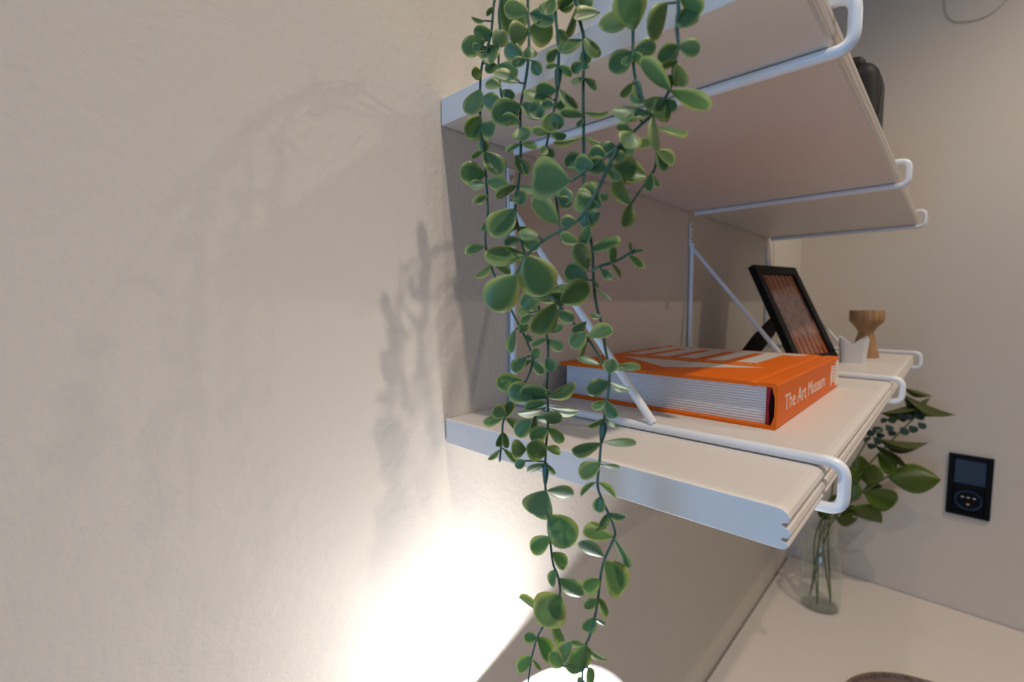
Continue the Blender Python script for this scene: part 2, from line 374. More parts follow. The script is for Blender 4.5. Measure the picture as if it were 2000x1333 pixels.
def bx(x): return (x-BX0)*K
def by(y): return (y-BY0)*K
zt = H+.00005
# museum drawing on the cover: pediment, columns, base
bm = bmesh.new(); prism(bm, [(bx(.70), by(.925)), (bx(.415), by(.705)), (bx(.13), by(.925))], 2, zt-.0002, zt+.0001); obj('cover_pediment', bm, 'cover_white', fc)
for i in range(5):
    xr = .636-.121*i
    obj('cover_column', B((bx(xr-.076), by(1.048), zt-.0002), (bx(xr), by(1.44), zt+.0001)), 'cover_white', fc)
obj('cover_base', B((bx(.09), by(1.462), zt-.0002), (bx(.715), by(1.53), zt+.0001)), 'cover_white', fc)
obj('cover_architrave', B((bx(.045), by(1.44), zt-.0002), (bx(.70), by(1.462), zt+.0001)), 'cover_white', fc)
textmesh('cover_lettering', 'THE ART MUSEUM', 'cover_yellow', fc, Matrix.Translation((bx(.675), by(1.008), zt+.0001)) @ Matrix.Rotation(math.pi, 4, 'Z'), .052*K, width=.53*K, bold=0)
MS = Matrix(((0, 0, 1, W+.0001), (1, 0, 0, by(.650)), (0, 1, 0, .045*K), (0, 0, 0, 1)))
textmesh('spine_lettering', 'The Art Museum', 'spine_white', sp, MS, .072*K, width=.60*K, bold=0)
def spanel(name, poly, m, e=.00012):
    bm = bmesh.new(); prism(bm, [(by(a), b*K) for a, b in poly], 0, W-.0002, W+e); return obj(name, bm, m, sp)
spanel('spine_museum', [(1.388, .112), (1.37, .068), (1.388, .022), (1.405, .034), (1.405, .04), (1.468, .034), (1.468, .107), (1.405, .107)], 'spine_white')
for i in range(5): spanel('spine_column_gap', [(1.408, .044+.0135*i), (1.445, .044+.0135*i), (1.445, .049+.0135*i), (1.408, .049+.0135*i)], 'orange_cloth', .0002)
spanel('spine_museum_base', [(1.478, .016), (1.552, .014), (1.552, .126), (1.478, .118)], 'spine_white')

# ------------------------------------------------------------------ photo frame
FWd, FH, FT = .490*K, .490*1.36*K, .012
fr = tag(empty('photo_frame', V(.566, 2.109, 0)), 'black photo frame with a reddish print leaning on its easel', 'photo frame')
psi, th = -.257, .459
a_ = Vector((-math.sin(psi), math.cos(psi), 0)); n_ = Vector((math.cos(psi), math.sin(psi), 0))
up_ = Vector((0, 0, 1))*math.cos(th) - n_*math.sin(th); nf = a_.cross(up_)
R3 = Matrix((a_, up_, nf)).transposed().to_4x4()
fr.matrix_world = Matrix.Translation(V(.566, 2.109, 0) + nf*0 + Vector((0, 0, .0045))) @ R3
bw = .0165
bm = bmesh.new()
for a, b in (((0, 0, -FT), (FWd, bw, 0)), ((0, FH-bw, -FT), (FWd, FH, 0)), ((0, bw, -FT), (bw, FH-bw, 0)), ((FWd-bw, bw, -FT), (FWd, FH-bw, 0))): box(bm, a, b, .001, 1)
obj('frame_moulding', bm, 'black_frame', fr)
obj('photo_print', B((bw-.001, bw-.001, -.006), (FWd-bw+.001, FH-bw+.001, -.0045)), 'photo_print', fr)
obj('back_board', B((.003, .003, -FT-.001), (FWd-.003, FH-.003, -FT+.0005)), 'easel_board', fr)
# easel strut: hinged two thirds up the back, foot on the shelf behind
hy = FH*.60; foot = Vector((0, -.02, 0))
Mi = fr.matrix_world.inverted()
tip = Mi @ Vector((fr.matrix_world @ Vector((FWd/2, hy, -FT))).to_tuple())
wp = fr.matrix_world @ Vector((FWd/2, hy, -FT-.001)); ft = wp - n_*.068; ft.z = Z0+.0012
d = (Mi @ ft) - Vector((FWd/2, hy, -FT-.001))
p0 = Vector((FWd/2, hy, -FT-.002)); dn = d.normalized(); sd = Vector((1, 0, 0)); nn = sd.cross(dn).normalized()
bm = bmesh.new(); ln = d.length
pr = [(-.011, 0), (.011, 0), (.034, ln*.55), (.034, ln), (-.034, ln), (-.034, ln*.55)]
A1 = [bm.verts.new(p0+sd*x+dn*y+nn*.001) for x, y in pr]; A2 = [bm.verts.new(p0+sd*x+dn*y-nn*.001) for x, y in pr]
for i in range(6): bm.faces.new((A1[i], A1[(i+1) % 6], A2[(i+1) % 6], A2[i]))
bm.faces.new(A1); bm.faces.new(A2[::-1]); es = obj('easel_strut', bm, 'easel_board', fr)
bm = bmesh.new(); box(bm, p0+Vector((-.006, -.001, -.0005)), p0+Vector((.006, .004, .001))); obj('hinge', bm, 'steel', fr)

# ------------------------------------------------------------------ small things on the lower shelf
cr = tag(empty('tealight_holder', V(.742, 2.66, 0), math.radians(10)), 'small white crown shaped tealight holder beside the wooden candle holder', 'candle holder')
bm = bmesh.new(); n = 32; wall = .0016; rb, rt, zl, zh = .0195, .0240, .0300, .0460
def crown_r(k, z, inner):   # squarish cross-section flaring upward
    a = 2*math.pi*k/n; q = (abs(math.cos(a))**6 + abs(math.sin(a))**6)**(-1/6)
    return a, (rb*.92 + (rt-rb)*z/zh)*q - (wall if inner else 0)
rows = []
for inner, zs in ((False, (0, .25, .5, .75, 1)), (True, (1, .75, .5, .25, .06))):
    for f in zs:
        ring = []
        for k in range(n):
            ph = (k % (n//4))/(n//4); tri = abs(ph-.5)*2
            tri = 1-tri
            peak = zl + (zh-zl)*tri
            z = peak*f if f < 1 else peak
            a, r = crown_r(k, z, inner); ring.append(bm.verts.new((r*math.cos(a), r*math.sin(a), z)))
        rows.append(ring)
for i in range(len(rows)-1):
    for k in range(n): bm.faces.new((rows[i][k], rows[i][(k+1) % n], rows[i+1][(k+1) % n], rows[i+1][k]))
bm.faces.new(rows[0][::-1]); bm.faces.new(rows[-1]); obj('crown_cup', bm, 'white_ceramic', cr)
bm = bmesh.new(); lathe(bm, [(0, .004), (.0145, .004), (.0145, .016), (.013, .017), (0, .0165)], 24); tl = obj('tealight', bm, 'white_ceramic', cr, True)
bm = bmesh.new(); tube(bm, [(0, 0, .0165), (.0005, 0, .020)], .0006, 6); obj('wick', bm, 'dark_hole', tl)

ch = tag(empty('candle_holder', V(.757, 3.07, 0)), 'turned wooden candle holder with cup top and flared foot', 'candle holder')
bm = bmesh.new()
lathe(bm, [(0, 0), (.0225, 0), (.0232, .001), (.0185, .020), (.0142, .040), (.0122, .047), (.0125, .050), (.0185, .0595), (.0245, .066), (.0272, .070), (.0278, .074), (.0278, .0895), (.0272, .0905), (.0125, .0905), (.0125, .075), (0, .075)], 40)
obj('turned_body', bm, 'holder_wood', ch, True)

# ------------------------------------------------------------------ black pouch on the upper shelf
bp = tag(empty('leather_case', V(.50, 2.04, ZU+TL)), 'black rounded leather case standing on the upper shelf', 'case')
def rbox(w, d, h, r, seg=5):
    bm = bmesh.new(); box(bm, (0, 0, 0), (w, d, h), r, seg); return bm
obj('case_body', rbox(.36*K, .37*K, .595*K, .024, 6), 'black_leather', bp, True)
obj('case_handle', rbox(.20*K, .16*K, .09*K, .011, 4), 'black_leather', bp, True, Vector((.10*K, .02*K, .535*K)))
bm = bmesh.new(); tube(bm, smooth_path([(.361*K, .02, .09), (.362*K, .035, .130), (.355*K, .05, .150), (.33*K, .055, .162)], 5), .0007, 6); obj('seam', bm, 'black_leather', bp, True)

# ------------------------------------------------------------------ socket plate on the end wall
PX0, PX1, PZ0, PZ1 = 1.226, 1.508, -1.508, -.962
sk = tag(empty('socket_plate', V((PX0+PX1)/2, 4.7248, (PZ0+PZ1)/2)), 'black double wall plate with touch panel above a power socket', 'wall socket')
w2, h2 = (PX1-PX0)/2*K, (PZ1-PZ0)/2*K
bm = bmesh.new()
fwid = .0115
for a, b in (((-w2, -.009, -h2), (-w2+fwid, 0, h2)), ((w2-fwid, -.009, -h2), (w2, 0, h2)), ((-w2+fwid, -.009, h2-fwid), (w2-fwid, 0, h2)), ((-w2+fwid, -.009, -h2), (w2-fwid, 0, -h2+fwid)), ((-w2+fwid, -.009, -.006), (w2-fwid, 0, .006))): box(bm, a, b, .0012, 2)
obj('plate_frame', bm, 'plate_black', sk)
obj('touch_panel', B((-w2+fwid, -.0075, .006), (w2-fwid, -.001, h2-fwid), .001), 'glass_blue_reflection', sk)
bm = bmesh.new(); prism(bm, [(-w2+fwid, .006), (w2-fwid, .006), (w2-fwid, .0105), (-w2+fwid, .0105)], 1, -.010, -.0074); obj('panel_lip', bm, 'glass_blue_reflection', sk)
ins = obj('socket_insert', B((-w2+fwid, -.005, -h2+fwid), (w2-fwid, -.0005, -.006), .001), 'plate_black', sk)
zc = (-h2+fwid-.006)/2
bm = bmesh.new(); lathe(bm, [(.0205, .0051), (.0225, .0075), (.0245, .0075), (.0255, .0051)], 36, M=Matrix.Rotation(math.pi/2, 4, 'X')); obj('socket_ring', bm, 'glass_blue_reflection', ins, True, (0, 0, zc))
for x in (-.0105, 0, .0105): obj('socket_highlight', B((x-.0027, -.0062, zc+.0055), (x+.0027, -.0049, zc+.0075), .0004), 'highlight_pale', ins)  # white highlights on the socket, put in as small pale dots
obj('orange_dot', B((-.0025, -.0062, zc-.0125), (.0025, -.0049, zc-.009), .0004), 'dot_orange', ins)  # small orange dot below the pale row

# ------------------------------------------------------------------ cable loop on the end wall
bm = bmesh.new()
wp = [(.97, 3.25), (.985, 3.05), (1.005, 2.88), (1.05, 2.79), (1.13, 2.748), (1.22, 2.735), (1.29, 2.752), (1.35, 2.80), (1.39, 2.88), (1.40, 3.05), (1.37, 3.25)]
tube(bm, smooth_path([V(x, 4.7248-.012, z) for x, z in wp], 5), .0013, 8)
tag(obj('cable', bm, 'cable_grey', None, True), 'thin pale cable hanging in a loop on the end wall', 'cable')

# ------------------------------------------------------------------ round wooden tray on the desk
tr = tag(empty('wooden_tray', (V(1.32, 2.83, 0).x, V(1.32, 2.83, 0).y, DESKZ)), 'round greyish brown wooden tray on the desk', 'tray')
TRR = .160
bm = bmesh.new(); lathe(bm, [(0, 0), (TRR-.012, 0), (TRR-.002, .004), (TRR, .010), (TRR, .018), (TRR-.005, .018), (TRR-.006, .009), (0, .008)], 64); obj('tray_dish', bm, 'tray_wood', tr, True)

# ------------------------------------------------------------------ bowl lamp shining up at the wall
n_l = Vector((-.30, -.26, .92)).normalized(); lc = V(.405, .053, -.895); LR = .27*K
lamp = tag(empty('uplight_lamp', (V(.52, 0, 0).x+.02, lc.y, DESKZ)), 'white bowl desk lamp shining upward at the wall below the leaves', 'lamp')
ML = Matrix.Translation(lc - Vector(lamp.location)) @ n_l.to_track_quat('Z', 'Y').to_matrix().to_4x4()
bm = bmesh.new(); lathe(bm, [(0, -.052), (.030, -.049), (.048, -.034), (LR-.002, -.010), (LR, 0), (LR-.0022, .0003), (LR-.0042, -.010), (.046, -.031), (.029, -.0465), (0, -.0495)], 56, M=ML); obj('lamp_shade', bm, 'lamp_white', lamp, True)
bm = bmesh.new(); lathe(bm, [(0, -.010), (.008, -.0125), (.0115, -.020), (.009, -.029), (.006, -.036), (.006, -.049), (0, -.049)], 24, M=ML); obj('bulb', bm, 'bulb_glow', lamp, True)
bm = bmesh.new(); lathe(bm, [(0, 0), (.055, 0), (.058, .003), (.058, .009), (.054, .013), (0, .014)], 48); obj('lamp_base', bm, 'lamp_white', lamp, True)
nb = ML @ Vector((0, 0, -.050))
bm = bmesh.new(); tube(bm, smooth_path([(0, 0, .012), (0, 0, nb.z*.5), (nb.x*.4, nb.y*.4, nb.z*.85), nb], 8), .005, 12); obj('lamp_stem', bm, 'lamp_white', lamp, True)
light('uplight_bulb', 'POINT', lc - n_l*.0085, 2.05, (.98, .98, 1.0), .010)

# ------------------------------------------------------------------ leaves
def leaf_mesh(name, m, widest=.58, cup=.10, bend=.10, nl=11, nw=3, thick=.012, tipsharp=1.0, petiole=.0):
    prof = []
    for i in range(nl+1):
        t = (1-math.cos(math.pi*i/nl))/2
        hw = .5*(math.sin(math.pi*min(1, t**(math.log(.5)/math.log(widest)))))**tipsharp if 0 < t < 1 else .012
        prof.append((t, hw))
    vs, fs, rim = [], [], []
    cols = 2*nw+1
    for side in (1, -1):
        for t, hw in prof:
            for j in range(cols):
                u = (j-nw)/nw; x = hw*u
                z = cup*(u*u)*hw*2 - bend*t*t + side*thick*.5*(1-.8*abs(u))
                vs.append((x, t, z)); 
                ex = abs(u); ey = max(0, (t-.80)/.20)
                rim.append(min(1, max(ex, ey)))
    N = (nl+1)*cols
    for s in (0, 1):
        for i in range(nl):
            for j in range(cols-1):
                a = s*N+i*cols+j; q = (a, a+1, a+cols+1, a+cols); fs.append(q if s == 0 else q[::-1])
    for i in range(nl):
        for j in (0, cols-1):
            a = i*cols+j; b = a+cols; q = (a, b, N+b, N+a); fs.append(q if j == 0 else q[::-1])
    for i in (0, nl):
        for j in range(cols-1):
            a = i*cols+j; q = (a, a+1, N+a+1, N+a); fs.append(q[::-1] if i == 0 else q)
    me = bpy.data.meshes.new(name); me.from_pydata(vs, [], fs); me.update()
    at_ = me.attributes.new('rim', 'FLOAT', 'POINT'); at_.data.foreach_set('value', rim)
    me.polygons.foreach_set('use_smooth', [True]*len(me.polygons)); me.materials.append(MATS[m]); return me
EUC = [leaf_mesh('leaf', 'eucalyptus_leaf', .60, c, b, tipsharp=.52) for c, b in ((.12, .10), (-.10, .14), (.16, -.08), (-.05, .05))]
BROAD = [leaf_mesh('leaf', 'broad_leaf', .52, .18, .06, tipsharp=.75), leaf_mesh('leaf', 'broad_leaf', .5, -.15, .05, tipsharp=.85)]
WIL = [leaf_mesh('leaf', 'willow_leaf', .42, .2, .10, tipsharp=1.1), leaf_mesh('leaf', 'willow_leaf', .42, .2, -.12, tipsharp=1.1)]
SML = [leaf_mesh('leaf', 'small_leaf', .58, .12, .1, nl=6, nw=2, tipsharp=.65)]
def place_leaf(parent, meshes, base, tdir, L, Wd, nrm):
    """one leaf: base point, direction, length, width (metres) and blade normal"""
    t = tdir.normalized(); nrm = (nrm - t*nrm.dot(t)).normalized(); x = t.cross(nrm)
    o = bpy.data.objects.new('leaf', random.choice(meshes)); COL.objects.link(o); o.parent = parent
    o.matrix_world = Matrix.Translation(base) @ Matrix((x, t, nrm)).transposed().to_4x4() @ Matrix.Diagonal((Wd, L, L, 1))
    return o
def leaf_by_view(parent, meshes, bx_, by_, tx, ty, wpx, depth, asp=.88, flip=None):
    base = at(bx_, by_, depth); tip = at(tx, ty, depth); d = tip-base; Lp = d.length; wm = wpx/FPX*depth
    toc = (CAM-base).normalized(); t = d.normalized(); nrm = (toc - t*toc.dot(t)).normalized()
    sg = random.choice((-1, 1)) if flip is None else flip
    if wm <= asp*Lp:      # seen partly edge-on: turn about its own length
        L, Wd = Lp, max(asp*Lp*random.uniform(.92, 1), wm); ang = math.acos(min(1, max(.12, wm/Wd)))
        nrm = Matrix.Rotation(sg*ang, 3, t) @ nrm; td = t
    else:                 # seen shortened: tip swings towards or away from the viewer
        Wd = wm; L = wm/asp; ang = math.acos(max(.25, Lp/L))
        td = Matrix.Rotation(sg*ang, 3, t.cross(nrm)) @ t
        nrm = Matrix.Rotation(sg*ang, 3, t.cross(nrm)) @ nrm
    return place_leaf(parent, meshes, base, td, L, Wd, nrm)

plant = tag(empty('trailing_plant', V(.50, .22, ZU+TL)), 'trailing artificial eucalyptus vines hanging over the end of both shelves', 'plant')
# vines as seen lines, each hanging at its own true distance (plane of y, in shelf depths, at the given point)
VINES = {
 'A': ((950, 500), -.24, [(1012, -150), (985, -60), (966, 0), (960, 60), (950, 100), (941, 130), (938, 165), (938, 220), (940, 255), (946, 300), (949, 340), (952, 390), (953, 415), (948, 465), (954, 505), (975, 560), (1001, 611), (1028, 665), (1040, 704), (1026, 747), (998, 785), (983, 824), (981, 848), (976, 902)]),
 'A2': ((974, 126), -.20, [(1010, -120), (985, -20), (976, 60), (974, 126), (978, 180), (984, 200)]),
 'B': ((1030, 300), -.22, [(1060, -150), (1040, -60), (1031, 18), (1033, 54), (1032, 114), (1025, 165), (1017, 204), (1016, 246), (1017, 300), (1011, 375), (1006, 410), (1012, 445), (1030, 520), (1052, 600), (1068, 656), (1070, 704), (1068, 758), (1070, 794), (1070, 833), (1067, 866), (1065, 902), (1065, 950), (1070, 1008), (1074, 1053), (1080, 1101), (1089, 1125), (1093, 1164), (1070, 1209), (1050, 1245), (1039, 1284), (1032, 1330), (1030, 1350)]),
 'C': ((1090, 200), -.24, [(1095, -150), (1088, -60), (1085, 18), (1091, 93), (1090, 144), (1088, 180), (1082, 216), (1070, 270), (1067, 303), (1078, 350), (1088, 400), (1092, 434), (1096, 470)]),
 'D': ((1140, 300), -.22, [(1120, -150), (1122, -60), (1127, 15), (1136, 54), (1140, 75), (1140, 129), (1139, 180), (1140, 234), (1140, 306), (1141, 360), (1150, 440), (1157, 491), (1160, 560), (1166, 602), (1175, 635), (1182, 680), (1190, 725), (1188, 767), (1181, 806), (1180, 830), (1174, 866), (1171, 902), (1167, 944), (1173, 970), (1187, 1001), (1200, 1034), (1199, 1052), (1181, 1092), (1173, 1125), (1169, 1161), (1163, 1200), (1151, 1245), (1143, 1263), (1139, 1300), (1136, 1345)]),
 'E': ((1240, 150), -.20, [(1215, -150), (1228, -40), (1236, 57), (1236, 99), (1239, 144), (1250, 180), (1260, 200), (1275, 240), (1283, 285), (1280, 325), (1270, 345)]),
 'F': ((1280, 200), -.27, [(1305, -150), (1318, -40), (1322, 54), (1325, 90), (1316, 126), (1310, 171), (1277, 222), (1256, 240), (1205, 288), (1163, 321), (1118, 352)]),
 'G': ((1090, 450), -.38, [(1205, 288), (1185, 330), (1160, 385), (1124, 434), (1070, 464), (1031, 497), (1006, 538)]),
 'I': ((1100, 600), -.29, [(1040, 500), (1060, 560), (1088, 590), (1115, 626), (1148, 662), (1172, 700), (1190, 725)]),
 'J': ((1190, 515), -.24, [(1150, 530), (1170, 521), (1190, 515), (1210, 507), (1228, 496), (1240, 488)]),
}
VD = {k: depth_on(*v[0], 1, v[1]*K) for k, v in VINES.items()}
LEAVES = {
(860, 0): [(350,50,300,100,30),(290,135,200,120,25),(345,220,215,215,90),(290,260,140,320,110),(325,425,305,265,140),(270,300,210,310,50),(345,300,430,200,100),(400,-20,490,160,180),(575,80,415,30,105),(575,200,440,235,130),(580,180,730,240,150),(580,90,740,150,110),(740,-10,690,105,90),(540,370,415,310,100),(575,300,585,400,90),(600,395,650,485,70),(560,390,470,430,60),(265,470,205,485,70),(380,430,290,455,60),(385,420,500,500,90),(520,540,340,510,70),(400,570,290,540,60),(395,590,485,625,60),(262,580,175,740,110),(262,640,385,680,100),(265,760,165,895,120),(265,820,365,860,110),(270,890,290,985,70),(280,985,210,1040,35),(285,990,390,1150,120),(295,1140,140,1120,130),(295,1200,188,1215,60),(300,1180,440,1220,90),(310,1275,215,1325,45),(525,690,335,760,150),(525,680,670,770,110),(525,800,400,770,70),(520,830,560,960,120),(525,935,630,965,45),(520,935,435,1005,35),(490,1020,550,1150,80),(500,1210,370,1305,60),(505,1210,640,1240,50),(500,1240,540,1340,90),(735,650,555,560,60),(755,590,620,570,90),(775,580,895,705,60),(745,690,820,690,60),(740,690,660,670,60),(735,730,700,870,110),(735,740,800,830,80),(705,870,595,865,50),(710,865,820,895,50),(690,960,650,1010,60),(695,960,730,1030,60),(765,320,705,405,60),(770,430,855,495,50),(765,425,690,450,30),(765,190,800,260,80),(930,260,755,290,70),(1040,80,870,140,80),(885,40,830,230,35),(935,240,1050,350,70),(930,320,950,415,70),(930,410,870,450,65),(935,410,955,460,50),(935,505,850,535,40),(935,510,1020,583,45),(940,760,775,760,55),(940,730,1105,745,35),(930,770,890,825,35),(930,885,740,945,30),(940,885,1100,970,30),(1000,1080,875,1060,110),(940,1190,1045,1215,45),(1260,40,1040,150,110),(1260,200,1240,75,190),(1480,20,1370,240,120),(1540,180,1660,50,120),(1560,-20,1690,100,100),(1260,330,1415,310,110),(1250,340,1120,440,130),(1270,360,1180,400,50),(1260,340,1310,420,50),(1545,300,1420,380,100),(1550,300,1700,310,100),(1540,400,1440,415,40),(1530,410,1610,545,80),(1540,410,1505,560,50),(1500,590,1270,430,95),(1500,590,1750,720,100),(1270,520,1310,640,45),(1260,540,1175,625,50),(1380,740,1135,680,80),(1385,750,1540,660,150),(1260,735,1195,815,50),(1260,860,1140,835,50),(1400,830,1620,830,50),(1255,865,1180,1010,140),(1385,750,1450,980,50),(1410,980,1525,1060,70),(1410,1000,1490,1100,60),(1390,930,1280,945,60),(1345,1150,1062,1115,165),(845,1180,625,1160,250),(1240,1333,1145,1155,90),(1050,1345,880,1250,180),(1370,1130,1360,1245,60),(1375,1130,1440,1210,40),(790,1220,830,1330,90)],
(860, 380): [(310,10,215,40,60),(480,95,345,285,160),(555,400,290,350,120),(290,340,165,395,60),(345,450,230,545,45),(345,455,460,515,50),(495,525,320,745,210),(560,400,695,655,230),(310,170,265,235,40),(640,270,515,235,70),(770,190,575,50,120),(770,20,850,80,80),(890,180,785,180,80),(1040,120,910,190,120),(1240,60,1200,215,80),(900,310,780,260,70),(970,200,930,330,70),(975,370,1150,250,85),(960,490,900,310,110),(1110,450,1150,340,60),(1045,490,1110,555,60),(1110,450,1180,540,25),(1225,395,1335,470,50),(1240,380,1240,310,25),(1250,385,1325,355,25),(960,560,815,480,130),(780,700,980,600,150),(750,710,610,910,140),(640,620,530,740,120),(650,690,840,580,100),(760,760,860,840,80),(590,770,500,760,50),(520,900,560,830,70),(490,880,475,1035,55),(590,790,525,840,50),(710,900,800,860,60),(950,830,860,900,60),(950,900,850,995,100),(960,930,1125,890,90),(600,950,550,920,40),(700,940,600,1000,40),(700,945,795,1020,70),(600,1080,640,1005,65),(600,1080,500,1100,35),(610,1085,655,1180,65),(690,1070,740,1150,80),(560,1060,480,1160,80),(955,960,915,1090,30),(1040,1110,890,1075,40),(1090,1160,1130,1070,100),(1100,1130,1300,1165,55),(1050,800,975,780,35),(1000,560,1025,615,20),(1010,620,1095,700,20)],
(860, 680): [(540,225,360,215,115),(600,330,445,260,130),(730,300,515,300,90),(700,320,885,245,80),(430,440,345,400,90),(420,455,470,350,70),(410,455,275,465,60),(425,460,540,550,60),(695,360,545,385,60),(690,385,500,440,40),(700,385,900,390,50),(590,470,490,570,100),(620,460,795,490,80),(610,450,600,545,40),(700,525,590,600,100),(700,525,820,590,70),(405,550,365,640,50),(410,550,445,650,45),(385,660,305,720,30),(410,655,510,740,35),(560,660,480,660,110),(690,690,560,640,130),(680,655,575,680,40),(685,650,780,695,50),(555,735,485,775,60),(685,755,575,825,45),(690,755,760,810,30),(1105,225,955,290,100),(1105,220,1235,280,50),(1085,350,985,385,55),(1080,345,1150,450,75),(1075,455,955,500,35),(1080,460,1165,520,30),(1045,620,850,650,80),(1060,615,1275,640,55),(1045,750,915,850,100),(1060,765,1165,790,35),(1015,875,905,958,30),(1030,880,1155,970,40),(1050,965,1030,1070,75),(1085,1080,1035,1170,50),(1100,1075,1210,1110,50),(690,930,585,1130,190),(695,930,870,965,80),(705,1090,850,1260,180)],
(860, 933): [(715,390,600,490,100),(730,490,810,590,80),(755,600,715,710,60),(780,660,920,800,110),(1040,665,930,730,90),(1120,390,930,345,100),(1065,520,900,430,75),(1135,400,1190,600,60),(1070,545,1200,760,165),(785,775,680,900,200),(690,905,505,800,30),(715,920,860,1120,80),(1025,790,940,860,60),(1030,790,1110,890,60),(1005,910,940,1010,80),(1010,920,1065,975,30),(860,1070,780,1200,90),(950,1095,870,1310,140),(945,1095,860,1060,40),(955,1100,1095,1210,40),(800,1230,700,1150,90),(630,1050,545,1035,60),(630,1045,710,1190,90),(600,1170,510,1265,75),(600,1190,660,1245,25),(960,1240,1010,1340,70),(940,1330,880,1350,60)],
}
stems = {}; ARCH = []
for k, (ref, yy, pl_) in VINES.items():
    pts = [at(x, y, VD[k]) for x, y in pl_]
    if k in 'F G'.split() and k == 'G':
        pts[0] = at(1205, 288, VD['F']); pts[1] = at(1190, 322, (VD['F']*.6+VD['G']*.4))
    if k == 'I':
        pts[-1] = at(1190, 725, VD['D']); pts[-2] = at(1172, 700, VD['D']*.6+VD['I']*.4); pts[0] = at(1040, 500, VD['G']*.3+VD['I']*.7)
    if k == 'J': pts[0] = at(1157, 530, VD['D'])
    if pl_[0][1] <= -120:      # run up and over the shelf end into the pot
        pts = pts[1:]; top = pts[0]; e = V(.50+.03*random.uniform(-1, 1), .20, ZU+TL+.12)
        q = (top-e).normalized(); rim_ = Vector((e.x, e.y, 0)) + Vector((q.x, q.y, 0)).normalized()*.036; rim_.z = V(0, 0, ZU+TL).z+.042
        mid = rim_.lerp(top, .5); mid.z = max(top.z, rim_.z)+.004
        pts = [e, rim_, mid] + pts; ARCH.append((k, rim_, mid, top))
    path = smooth_path(pts, 4); bm = bmesh.new(); n = len(path)
    tube(bm, path, [.00085*(1-.3*i/n) for i in range(n)], 7); stems[k] = obj('stem', bm, 'stem_green', plant, True)
    stems[k].matrix_parent_inverse = Matrix.Translation(-Vector(plant.location))
bpy.context.view_layer.update()
def nearest(x, y):
    best = None
    for k, (r, yy, pl_) in VINES.items():
        for (x0, y0), (x1, y1) in zip(pl_, pl_[1:]):
            d = Vector((x1-x0, y1-y0)); t = max(0, min(1, ((x-x0)*d.x+(y-y0)*d.y)/d.length_squared))
            q = (x0+d.x*t, y0+d.y*t); e = math.hypot(x-q[0], y-q[1])
            if best is None or e < best[0]: best = (e, k, q)
    return best
allb = []
for (ox, oy), lst in LEAVES.items():
    for (a, b, c, d_, wd) in lst:
        X0, Y0, X1, Y1 = ox+a*.3, oy+b*.3, ox+c*.3, oy+d_*.3
        e, k, q = nearest(X0, Y0); dep = VD[k]*random.uniform(.985, 1.0)
        if e > 3:      # short leaf stalk back to its vine
            bm = bmesh.new(); tube(bm, [at(*q, VD[k]), at(X0, Y0, dep)], .0005, 5); o = obj('leaf_stalk', bm, 'stem_green', stems[k], True)
            o.matrix_parent_inverse = stems[k].matrix_world.inverted()
        o = leaf_by_view(stems[k], EUC, X0, Y0, X1, Y1, wd*.345, dep)
        allb.append((X0, Y0))
# leaves where the vines spill over the shelf end, then pairs where a vine would otherwise be bare
NL = len(allb)
for k, a, b, c in ARCH:
    for f in (.25, .75):
        p = a.lerp(b, f*2) if f < .5 else b.lerp(c, f*2-1)
        for sgn in (-1, 1):
            d = Vector((sgn*random.uniform(.5, 1), -random.uniform(.1, .6), random.uniform(0, .7))); ln = random.uniform(.013, .019)
            place_leaf(stems[k], EUC, p, d, ln, ln*random.uniform(.7, .9), Vector((random.uniform(-.4, .4), -.6, .7))); NL += 1
sites = []
for k, (ref, yy, pl_) in VINES.items():
    for (x0, y0), (x1, y1) in zip(pl_, pl_[1:]):
        m = int(math.hypot(x1-x0, y1-y0)/34)+1
        for i in range(m):
            x, y = x0+(x1-x0)*i/m, y0+(y1-y0)*i/m
            if -55 < y < 700: sites.append((x, y, k))
random.shuffle(sites)
while sites and NL < 302:       # barest stretches first
    x, y, k = max(sites[:60], key=lambda q: min(math.hypot(q[0]-a, q[1]-b) for a, b in allb)); sites.remove((x, y, k)); allb.append((x, y))
    for sg in (-1, 1):
        a = random.uniform(-.5, .7); ln = random.uniform(28, 42)
        leaf_by_view(stems[k], EUC, x, y, x+sg*ln*math.cos(a), y+ln*math.sin(a), ln*random.uniform(.5, .95), VD[k]*1.01); NL += 1
for (x, y, x2, y2, k) in ((1180, 826, 1175, 862, 'D'), (1066, 905, 1065, 945, 'B'), (1091, 130, 1089, 172, 'C'), (1240, 156, 1253, 190, 'E')):
    bm = bmesh.new(); p0_, p1_ = at(x, y, VD[k]), at(x2, y2, VD[k])
    tube(bm, [p0_, p0_.lerp(p1_, .25), p0_.lerp(p1_, .6), p1_], [.0011, .0020, .0017, .0010], 8)
    o = obj('stem_sleeve', bm, 'stem_green', stems[k], True); o.matrix_parent_inverse = stems[k].matrix_world.inverted()

pot = tag(empty('plant_pot', V(.50, .24, ZU+TL)), 'white round pot on the upper shelf behind the trailing leaves', 'pot')
bm = bmesh.new(); lathe(bm, [(0, 0), (.030, 0), (.033, .003), (.038, .034), (.0385, .036), (.036, .036), (.0345, .030), (0, .030)], 40); obj('pot_body', bm, 'pot_white', pot, True)
bm = bmesh.new(); lathe(bm, [(0, .0315), (.0335, .0305)], 28); obj('soil', bm, 'soil', pot)

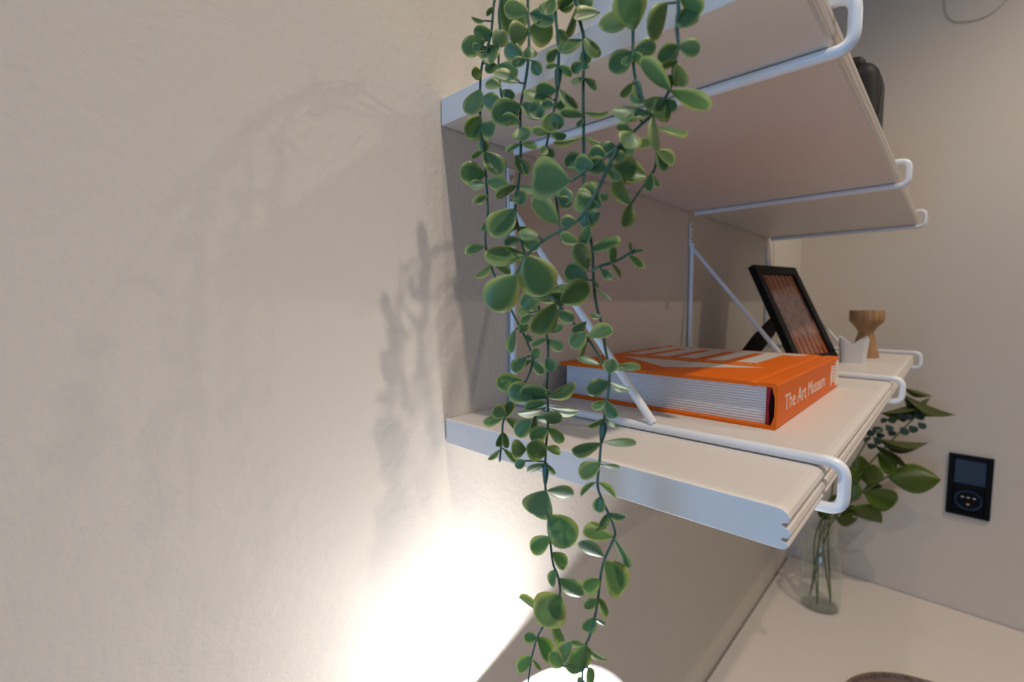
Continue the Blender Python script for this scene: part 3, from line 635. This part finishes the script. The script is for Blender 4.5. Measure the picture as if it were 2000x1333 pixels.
# ------------------------------------------------------------------ glass vase with cut foliage on the desk
VC = V(.430, 3.955, 0); VC.z = DESKZ
vs = tag(empty('glass_vase', VC), 'clear glass bottle vase with green foliage on the desk', 'vase')
bm = bmesh.new()
lathe(bm, [(0, 0), (.040, 0), (.045, .004), (.046, .012), (.046, .128), (.043, .142), (.034, .156), (.031, .166), (.031, .196), (.0345, .206), (.0325, .206), (.0288, .196), (.0288, .166), (.032, .154), (.0405, .141), (.0437, .127), (.0437, .014), (.040, .009), (0, .009)], 48)
obj('vase_body', bm, 'vase_glass', vs, True)
bq = tag(empty('cut_foliage', VC+Vector((0, 0, .012))), 'bunch of cut green foliage with broad and narrow leaves in the glass vase', 'foliage')
random.seed(5)
FD = depth_on(1612, 1020, 1, VC.y)
mouth = VC + Vector((0, 0, .20))
FOL = [  # stalk end seen at px, leaves (mesh set, base, tip, width) as seen in the crop from (1550,740) at 0.225
 ('w', (1640, 830), [(960,80,1200,125,30),(960,140,1390,360,50),(760,300,1230,195,70)]),
 ('w', (1700, 850), [(740,520,1185,600,60),(700,575,965,755,75)]),
 ('s', (1790, 812), [(760,420,722,472,60),(800,380,755,335,60),(830,440,875,500,60),(870,390,840,322,67),(900,350,945,305,60),(930,420,975,472,67),(960,380,930,305,67),(1000,410,1060,455,67),(1010,360,980,300,60),(1050,340,1125,325,67),(1080,380,1125,417,60),(1060,340,1090,272,52),(740,460,680,415,67),(690,500,645,440,67),(690,510,750,555,67),(650,540,605,495,67),(640,560,715,605,67),(800,400,845,445,60),(720,470,780,515,60)]),
 ('b', (1735, 930), [(860,840,740,655,130),(640,930,700,755,170),(820,860,1105,870,250),(1090,860,1140,955,60)]),
 ('b', (1690, 955), [(600,970,905,1085,210),(590,980,780,950,60),(470,1085,500,850,150),(620,900,590,670,140),(560,920,480,770,120)]),
 ('b', (1650, 990), [(470,1120,770,1270,165),(400,1190,525,1105,75),(280,1230,240,1090,100),(330,1180,200,1130,80),(330,1140,420,1010,100),(360,1200,560,1230,90)]),
]
for i, (kind, end, lst) in enumerate(FOL):
    dep = depth_on(*end, 1, VC.y + K*(.02*(i-2) + .25*max(-.2, min(1, (end[0]-1612)/180))))
    foot = VC + Vector((.026*math.cos(i*2.1+.5), .022*math.sin(i*2.1+.5), .0125)); mo = mouth + Vector((.012*math.cos(i*1.7), .012*math.sin(i*1.7), 0))
    bm = bmesh.new(); endp = at(*end, dep); tube(bm, smooth_path([foot, mo, mo.lerp(endp, .5)+Vector((0, 0, .015)), endp], 6), .0018, 7)
    st = obj('stem', bm, 'twig_green', bq, True); st.matrix_parent_inverse = Matrix.Translation(-Vector(bq.location))
    bpy.context.view_layer.update()
    for (a, b, c, d_, wd) in lst:
        X0, Y0, X1, Y1 = 1550+a*.225, 740+b*.225, 1550+c*.225, 740+d_*.225
        dep = depth_on(X0, Y0, 1, VC.y + K*(.02*(i-2) + .25*max(-.2, min(1, (X0-1612)/180))))
        o = leaf_by_view(st, {'w': WIL, 's': SML, 'b': BROAD}[kind], X0, Y0, X1, Y1, wd*.225, dep, {'w': .25, 's': .85, 'b': .72}[kind], 1)
